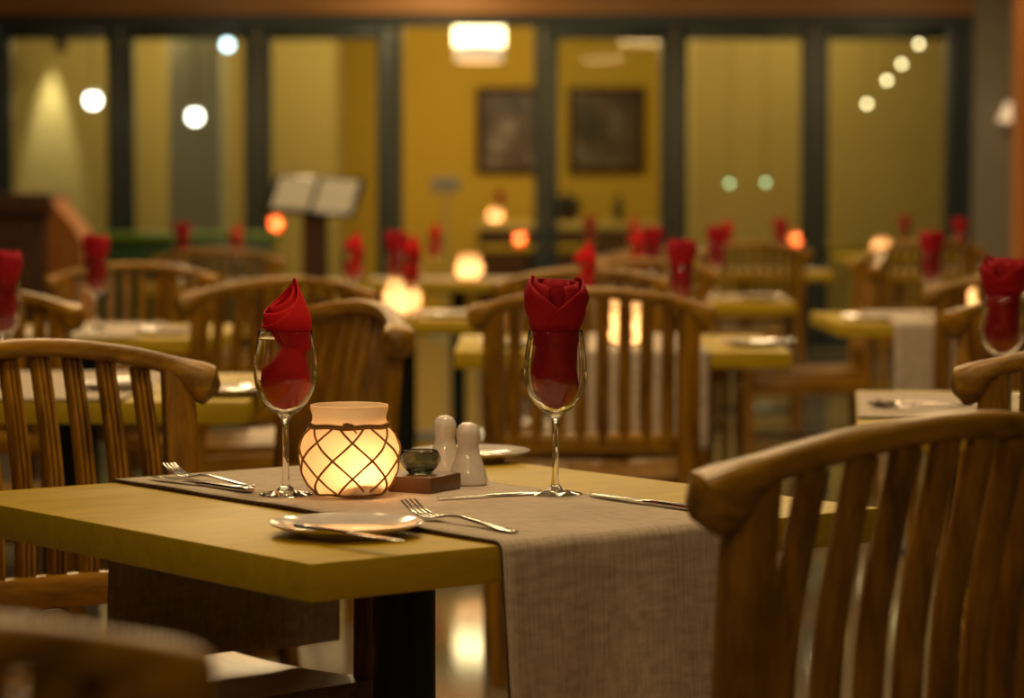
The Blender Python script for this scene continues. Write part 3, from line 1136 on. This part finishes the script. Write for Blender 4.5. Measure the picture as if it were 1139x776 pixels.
# notice stand in the doorway
d = 22.4
root = empty('notice_stand', (X(496, d), d, 0)); tag(root, 'thin grey notice stand inside the open doorway', 'sign stand')
bm = bmesh.new(); lathe(bm, [(0, 0), (.15, 0), (.15, .015), (.02, .03), (.02, .035), (0, .035)], 24); link('base', bm, M['column'], root)
bm = bmesh.new(); tube(bm, [(0, 0, .03), (0, 0, Z(206, d))], .012, 10); link('pole', bm, M['column'], root)
bm = bmesh.new(); box(bm, -.115, .115, -.03, -.012, Z(214, d), Z(197, d), .004); link('notice_board', bm, M['paper'], root)

# small tables inside with amber lights
AMB = []


def amber(px, d, z, where):
    if not AMB:
        root = empty('amber_votive')
        bm = bmesh.new()
        lathe(bm, [(0, 0), (.030, 0), (.034, .004), (.040, .05), (.040, .11), (.0385, .112), (.037, .11), (.037, .05), (.031, .007), (0, .006)], 28)
        link('glass_cup', bm, M['amber'], root)
        bm = bmesh.new(); lathe(bm, [(0, .0065), (.026, .0065), (.026, .03), (0, .03)], 20); link('wax', bm, M['wax'], root)
        bm = bmesh.new(); lathe(bm, [(0, .036), (.006, .042), (.007, .05), (.004, .066), (0, .08)], 14); link('flame', bm, M['tall_flame'], root)
        AMB.append(root); o = root
    else:
        o = copy_tree(AMB[0])
    o.location = (X(px, d), d, z)
    tag(o, 'amber glass votive light ' + where, 'candle holder', 'amber votive lights')


for px, dd, where in ((578, 22.6, 'in the doorway'), (885, 22.2, 'beside the dark mullion at right')):
    t = copy_tree(TBL[0]); t.location = (X(px, dd) + .1, dd, 0); t.rotation_euler = (0, 0, 0)
    tag(t, 'mustard table in the inner room carrying an amber light ' + where, 'table', 'mustard square pedestal tables')
    amber(px, dd, TOP + .0005, where)
amber(307, 18.95, .9055, 'on the right end of the green counter')


# ------------------------------------------------------------------ visible lamps of the inner room, and stand-ins for pane reflections
def drum_pendant():
    d = 21.8
    root = empty('drum_pendant', (X(533, d), d, Z(52, d))); tag(root, 'bright drum pendant lamp hanging in the open doorway', 'pendant lamp')
    r = .2
    h1 = Z(27, d) - Z(52, d)
    bm = bmesh.new(); lathe(bm, [(r - .004, 0), (r, 0), (r, h1), (r - .004, h1), (r - .004, 0)], 40); link('lit_shade', bm, M['shade'], root)
    bm = bmesh.new()
    pr = [(r * .96, 0), (r * .96, -.11), (r * .90, -.12), (r * .88, -.11), (r * .9, 0), (r * .96, 0)]
    lathe(bm, pr, 40); link('lower_rim', bm, M['shade_dim'], root)
    bm = bmesh.new(); tube(bm, [(0, 0, h1 - .03), (0, 0, 3.0 - Z(52, d))], .008, 8); link('cord', bm, M['black'], root)
    bm = bmesh.new()
    for k in range(3):
        th = 2 * PI * k / 3; tube(bm, [(0, 0, h1 - .02), (r * math.cos(th), r * math.sin(th), h1 - .02)], .004, 6)
    link('spokes', bm, M['black'], root)


drum_pendant()


def globe_pendant(px, py, d, rad, m, label, cap=True):
    root = empty('globe_pendant', (X(px, d), d, Z(py, d))); tag(root, label, 'pendant lamp')
    bm = bmesh.new(); bmesh.ops.create_uvsphere(bm, u_segments=24, v_segments=16, radius=rad)
    link('glass_globe', bm, m, root)
    bm = bmesh.new(); lathe(bm, [(0, rad * 1.7), (rad * .5, rad * 1.65), (rad * 1.2, rad * 1.1), (rad * 1.25, rad * .75), (rad * 1.1, rad * .8), (rad * .4, rad * 1.2), (0, rad * 1.25)], 24)
    link('cap', bm, M['paper'], root)
    bm = bmesh.new(); tube(bm, [(0, 0, rad * 1.6), (0, 0, 3.0 - Z(py, d))], .006, 8); link('cord', bm, M['black'], root)


globe_pendant(105, 112, 22.0, .058, M['bulb_white'], 'white globe pendant seen through the first window')
globe_pendant(218, 130, 21.6, .055, M['bulb_white'], 'white globe pendant in front of the grey column')


def spot(px, py, d, m, label, aim):
    root = empty('ceiling_spotlight', (X(px, d), d, Z(py, d))); tag(root, label, 'spotlight')
    q = V(aim).to_track_quat('Z', 'Y').to_matrix().to_4x4()
    bm = bmesh.new(); lathe(bm, [(0, -.10), (.045, -.10), (.05, -.09), (.05, .05), (.045, .05), (.045, .03), (0, .03)], 24)
    bmesh.ops.transform(bm, matrix=q, verts=bm.verts); link('housing', bm, M['black'], root)
    bm = bmesh.new(); lathe(bm, [(0, .031), (.043, .031), (.043, .036), (0, .040)], 24)
    bmesh.ops.transform(bm, matrix=q, verts=bm.verts); link('lens', bm, m, root)
    bm = bmesh.new(); tube(bm, [(0, 0, .02), (0, 0, 3.0 - Z(py, d))], .01, 8); link('stem', bm, M['black'], root)


spot(70, 50, 23.0, M['bulb_white'], 'ceiling spotlight washing the pale wall in the first window', (-.1, .45, -1))
spot(255, 49, 21.6, M['bulb_blue'], 'small bluish spotlight at the top of the second window', (0, -.9, -.35))

for i, (px, py, m, lb) in enumerate(((1020, 50, 'bulb', 'topmost bulb standing in for lights reflected in the last window'), (1001, 72, 'bulb', 'second bulb from the top, standing in for lights reflected in the last window'),
                                     (985, 90, 'bulb', 'third bulb from the top, standing in for lights reflected in the last window'), (963, 116, 'bulb', 'lowest bulb standing in for lights reflected in the last window'),
                                     (811, 204, 'bulb_green', 'left greenish bulb for a reflected light, low in the window right of the paintings'), (851, 203, 'bulb_green', 'right greenish bulb for a reflected light, low in the window right of the paintings'))):
    d = 21.4  # solid bulbs added in place of lights mirrored in the panes
    root = empty('reflection_bulb', (X(px, d), d, Z(py, d))); tag(root, lb, 'reflected light', 'round bulbs standing in for lights reflected in the right windows')
    bm = bmesh.new(); bmesh.ops.create_uvsphere(bm, u_segments=16, v_segments=12, radius=.020); link('bulb', bm, M[m], root)
    bm = bmesh.new(); lathe(bm, [(.012, .026), (.014, .03), (.014, .06), (0, .062)], 12); link('socket', bm, M['black'], root)
    bm = bmesh.new(); tube(bm, [(0, 0, .06), (0, 0, 3.0 - Z(py, d))], .003, 6); link('cord', bm, M['black'], root)

# bell shape on the pier at right, added in place of a lamp's reflection
d = WALL - .16
root = empty('reflected_lamp', (X(1117, d), d - .12, Z(136, d))); tag(root, 'small bell-shaped stand-in for a reflected lamp on the grey pier at right', 'reflected lamp')
bm = bmesh.new(); lathe(bm, [(.085, 0), (.07, .03), (.05, .07), (.035, .11), (.02, .14), (.016, .14), (.03, .11), (.045, .07), (.065, .03), (.082, 0), (.085, 0)], 28); link('bell_shade', bm, M['shade_dim'], root)
bm = bmesh.new(); tube(bm, [(0, 0, .14), (0, 0, .17), (0, .06, .18), (0, .12, .15)], .008, 8); link('bracket', bm, M['darkwood'], root)


# ================================================================== LIGHT
def point(x, y, z, w, col, r=.06):
    l = bpy.data.lights.new('ceiling_or_fill_lamp', 'POINT'); l.energy = w; l.color = col; l.shadow_soft_size = r
    o = bpy.data.objects.new('ceiling_or_fill_lamp', l); COL.objects.link(o); o.location = (x, y, z); return o


def spotl(x, y, z, aim, w, col, ang, blend=.5, r=.05):
    l = bpy.data.lights.new('spot_lamp', 'SPOT'); l.energy = w; l.color = col; l.spot_size = math.radians(ang); l.spot_blend = blend; l.shadow_soft_size = r
    o = bpy.data.objects.new('spot_lamp', l); COL.objects.link(o); o.location = (x, y, z)
    o.rotation_euler = (V(aim) - V((x, y, z))).to_track_quat('-Z', 'Y').to_euler(); return o


def area(x, y, z, w, col, sx, sy):
    l = bpy.data.lights.new('ceiling_panel', 'AREA'); l.energy = w; l.color = col; l.shape = 'RECTANGLE'; l.size = sx; l.size_y = sy
    o = bpy.data.objects.new('ceiling_panel', l); COL.objects.link(o); o.location = (x, y, z); return o


WARM = (1., .70, .34)
for x, y, w in ((-1.3, -.7, 18), (.1, -.9, 34), (.35, 2.0, 5), (-1.42, 1.6, 9), (2.2, 2.2, 6), (-.75, 2.5, 13), (-.1, 5.2, 16), (-1.1, 8.6, 18), (1.9, 12.6, 22), (-1.5, 14.4, 22)):  # includes unseen fills added behind the camera and side lamps added for glints
    point(x, y, 2.85, w, WARM, .055)
for x, y, w, sz in ((.05, 3.45, 12, .5), (-.9, 5.6, 11, .5), (1.2, 4.9, 9, .5), (.3, 7.2, 13, .5), (-1.3, 8.0, 13, .5), (1.5, 8.8, 13, .5), (-.3, 9.6, 13, .5), (.8, 11, 15, .5),
                    (-1.3, 12.8, 15, .5), (2.2, 14.0, 18, .5), (0., 13.6, 17, .5), (.8, 17.2, 24, .5), (-2.4, 17.0, 24, .5), (3.0, 18.4, 20, .5), (-.5, 19.4, 26, .5)):
    area(x, y, 2.97, w, WARM, sz, sz)
# inner room
for x, y, w in ((.1, 22.6, 62), (-3.1, 22.3, 26), (-1.75, 22.3, 22), (2.4, 21.9, 22)):
    point(x, y, 2.7, w, (1., .78, .40), .12)
spotl(X(56, 23.4), 23.44, 2.56, (X(58, 23.6), 23.6, 1.45), 80, (1., .97, .90), 29, .6)

w = bpy.data.worlds.new('dusk'); sc.world = w; w.use_nodes = True
bg = w.node_tree.nodes['Background']; bg.inputs[0].default_value = (.9, .62, .35, 1); bg.inputs[1].default_value = .02

# ================================================================== CAMERA
cam = bpy.data.cameras.new('camera'); co = bpy.data.objects.new('camera', cam); COL.objects.link(co)
cam.sensor_width = 36; cam.sensor_fit = 'HORIZONTAL'; cam.lens = F / 1139 * 36
pitch = math.atan((388 - HZ) / F)
co.location = (0, 0, CAMZ); co.rotation_euler = (PI / 2 - pitch, 0, 0)
cam.clip_start = .05; cam.clip_end = 100
cam.dof.use_dof = True; cam.dof.focus_distance = 3.42; cam.dof.aperture_fstop = 4.1; cam.dof.aperture_blades = 0
sc.camera = co
vs = sc.view_settings
vs.view_transform = 'Standard'; vs.look = 'None'; vs.exposure = 0.5; vs.gamma = 1; vs.use_curve_mapping = False
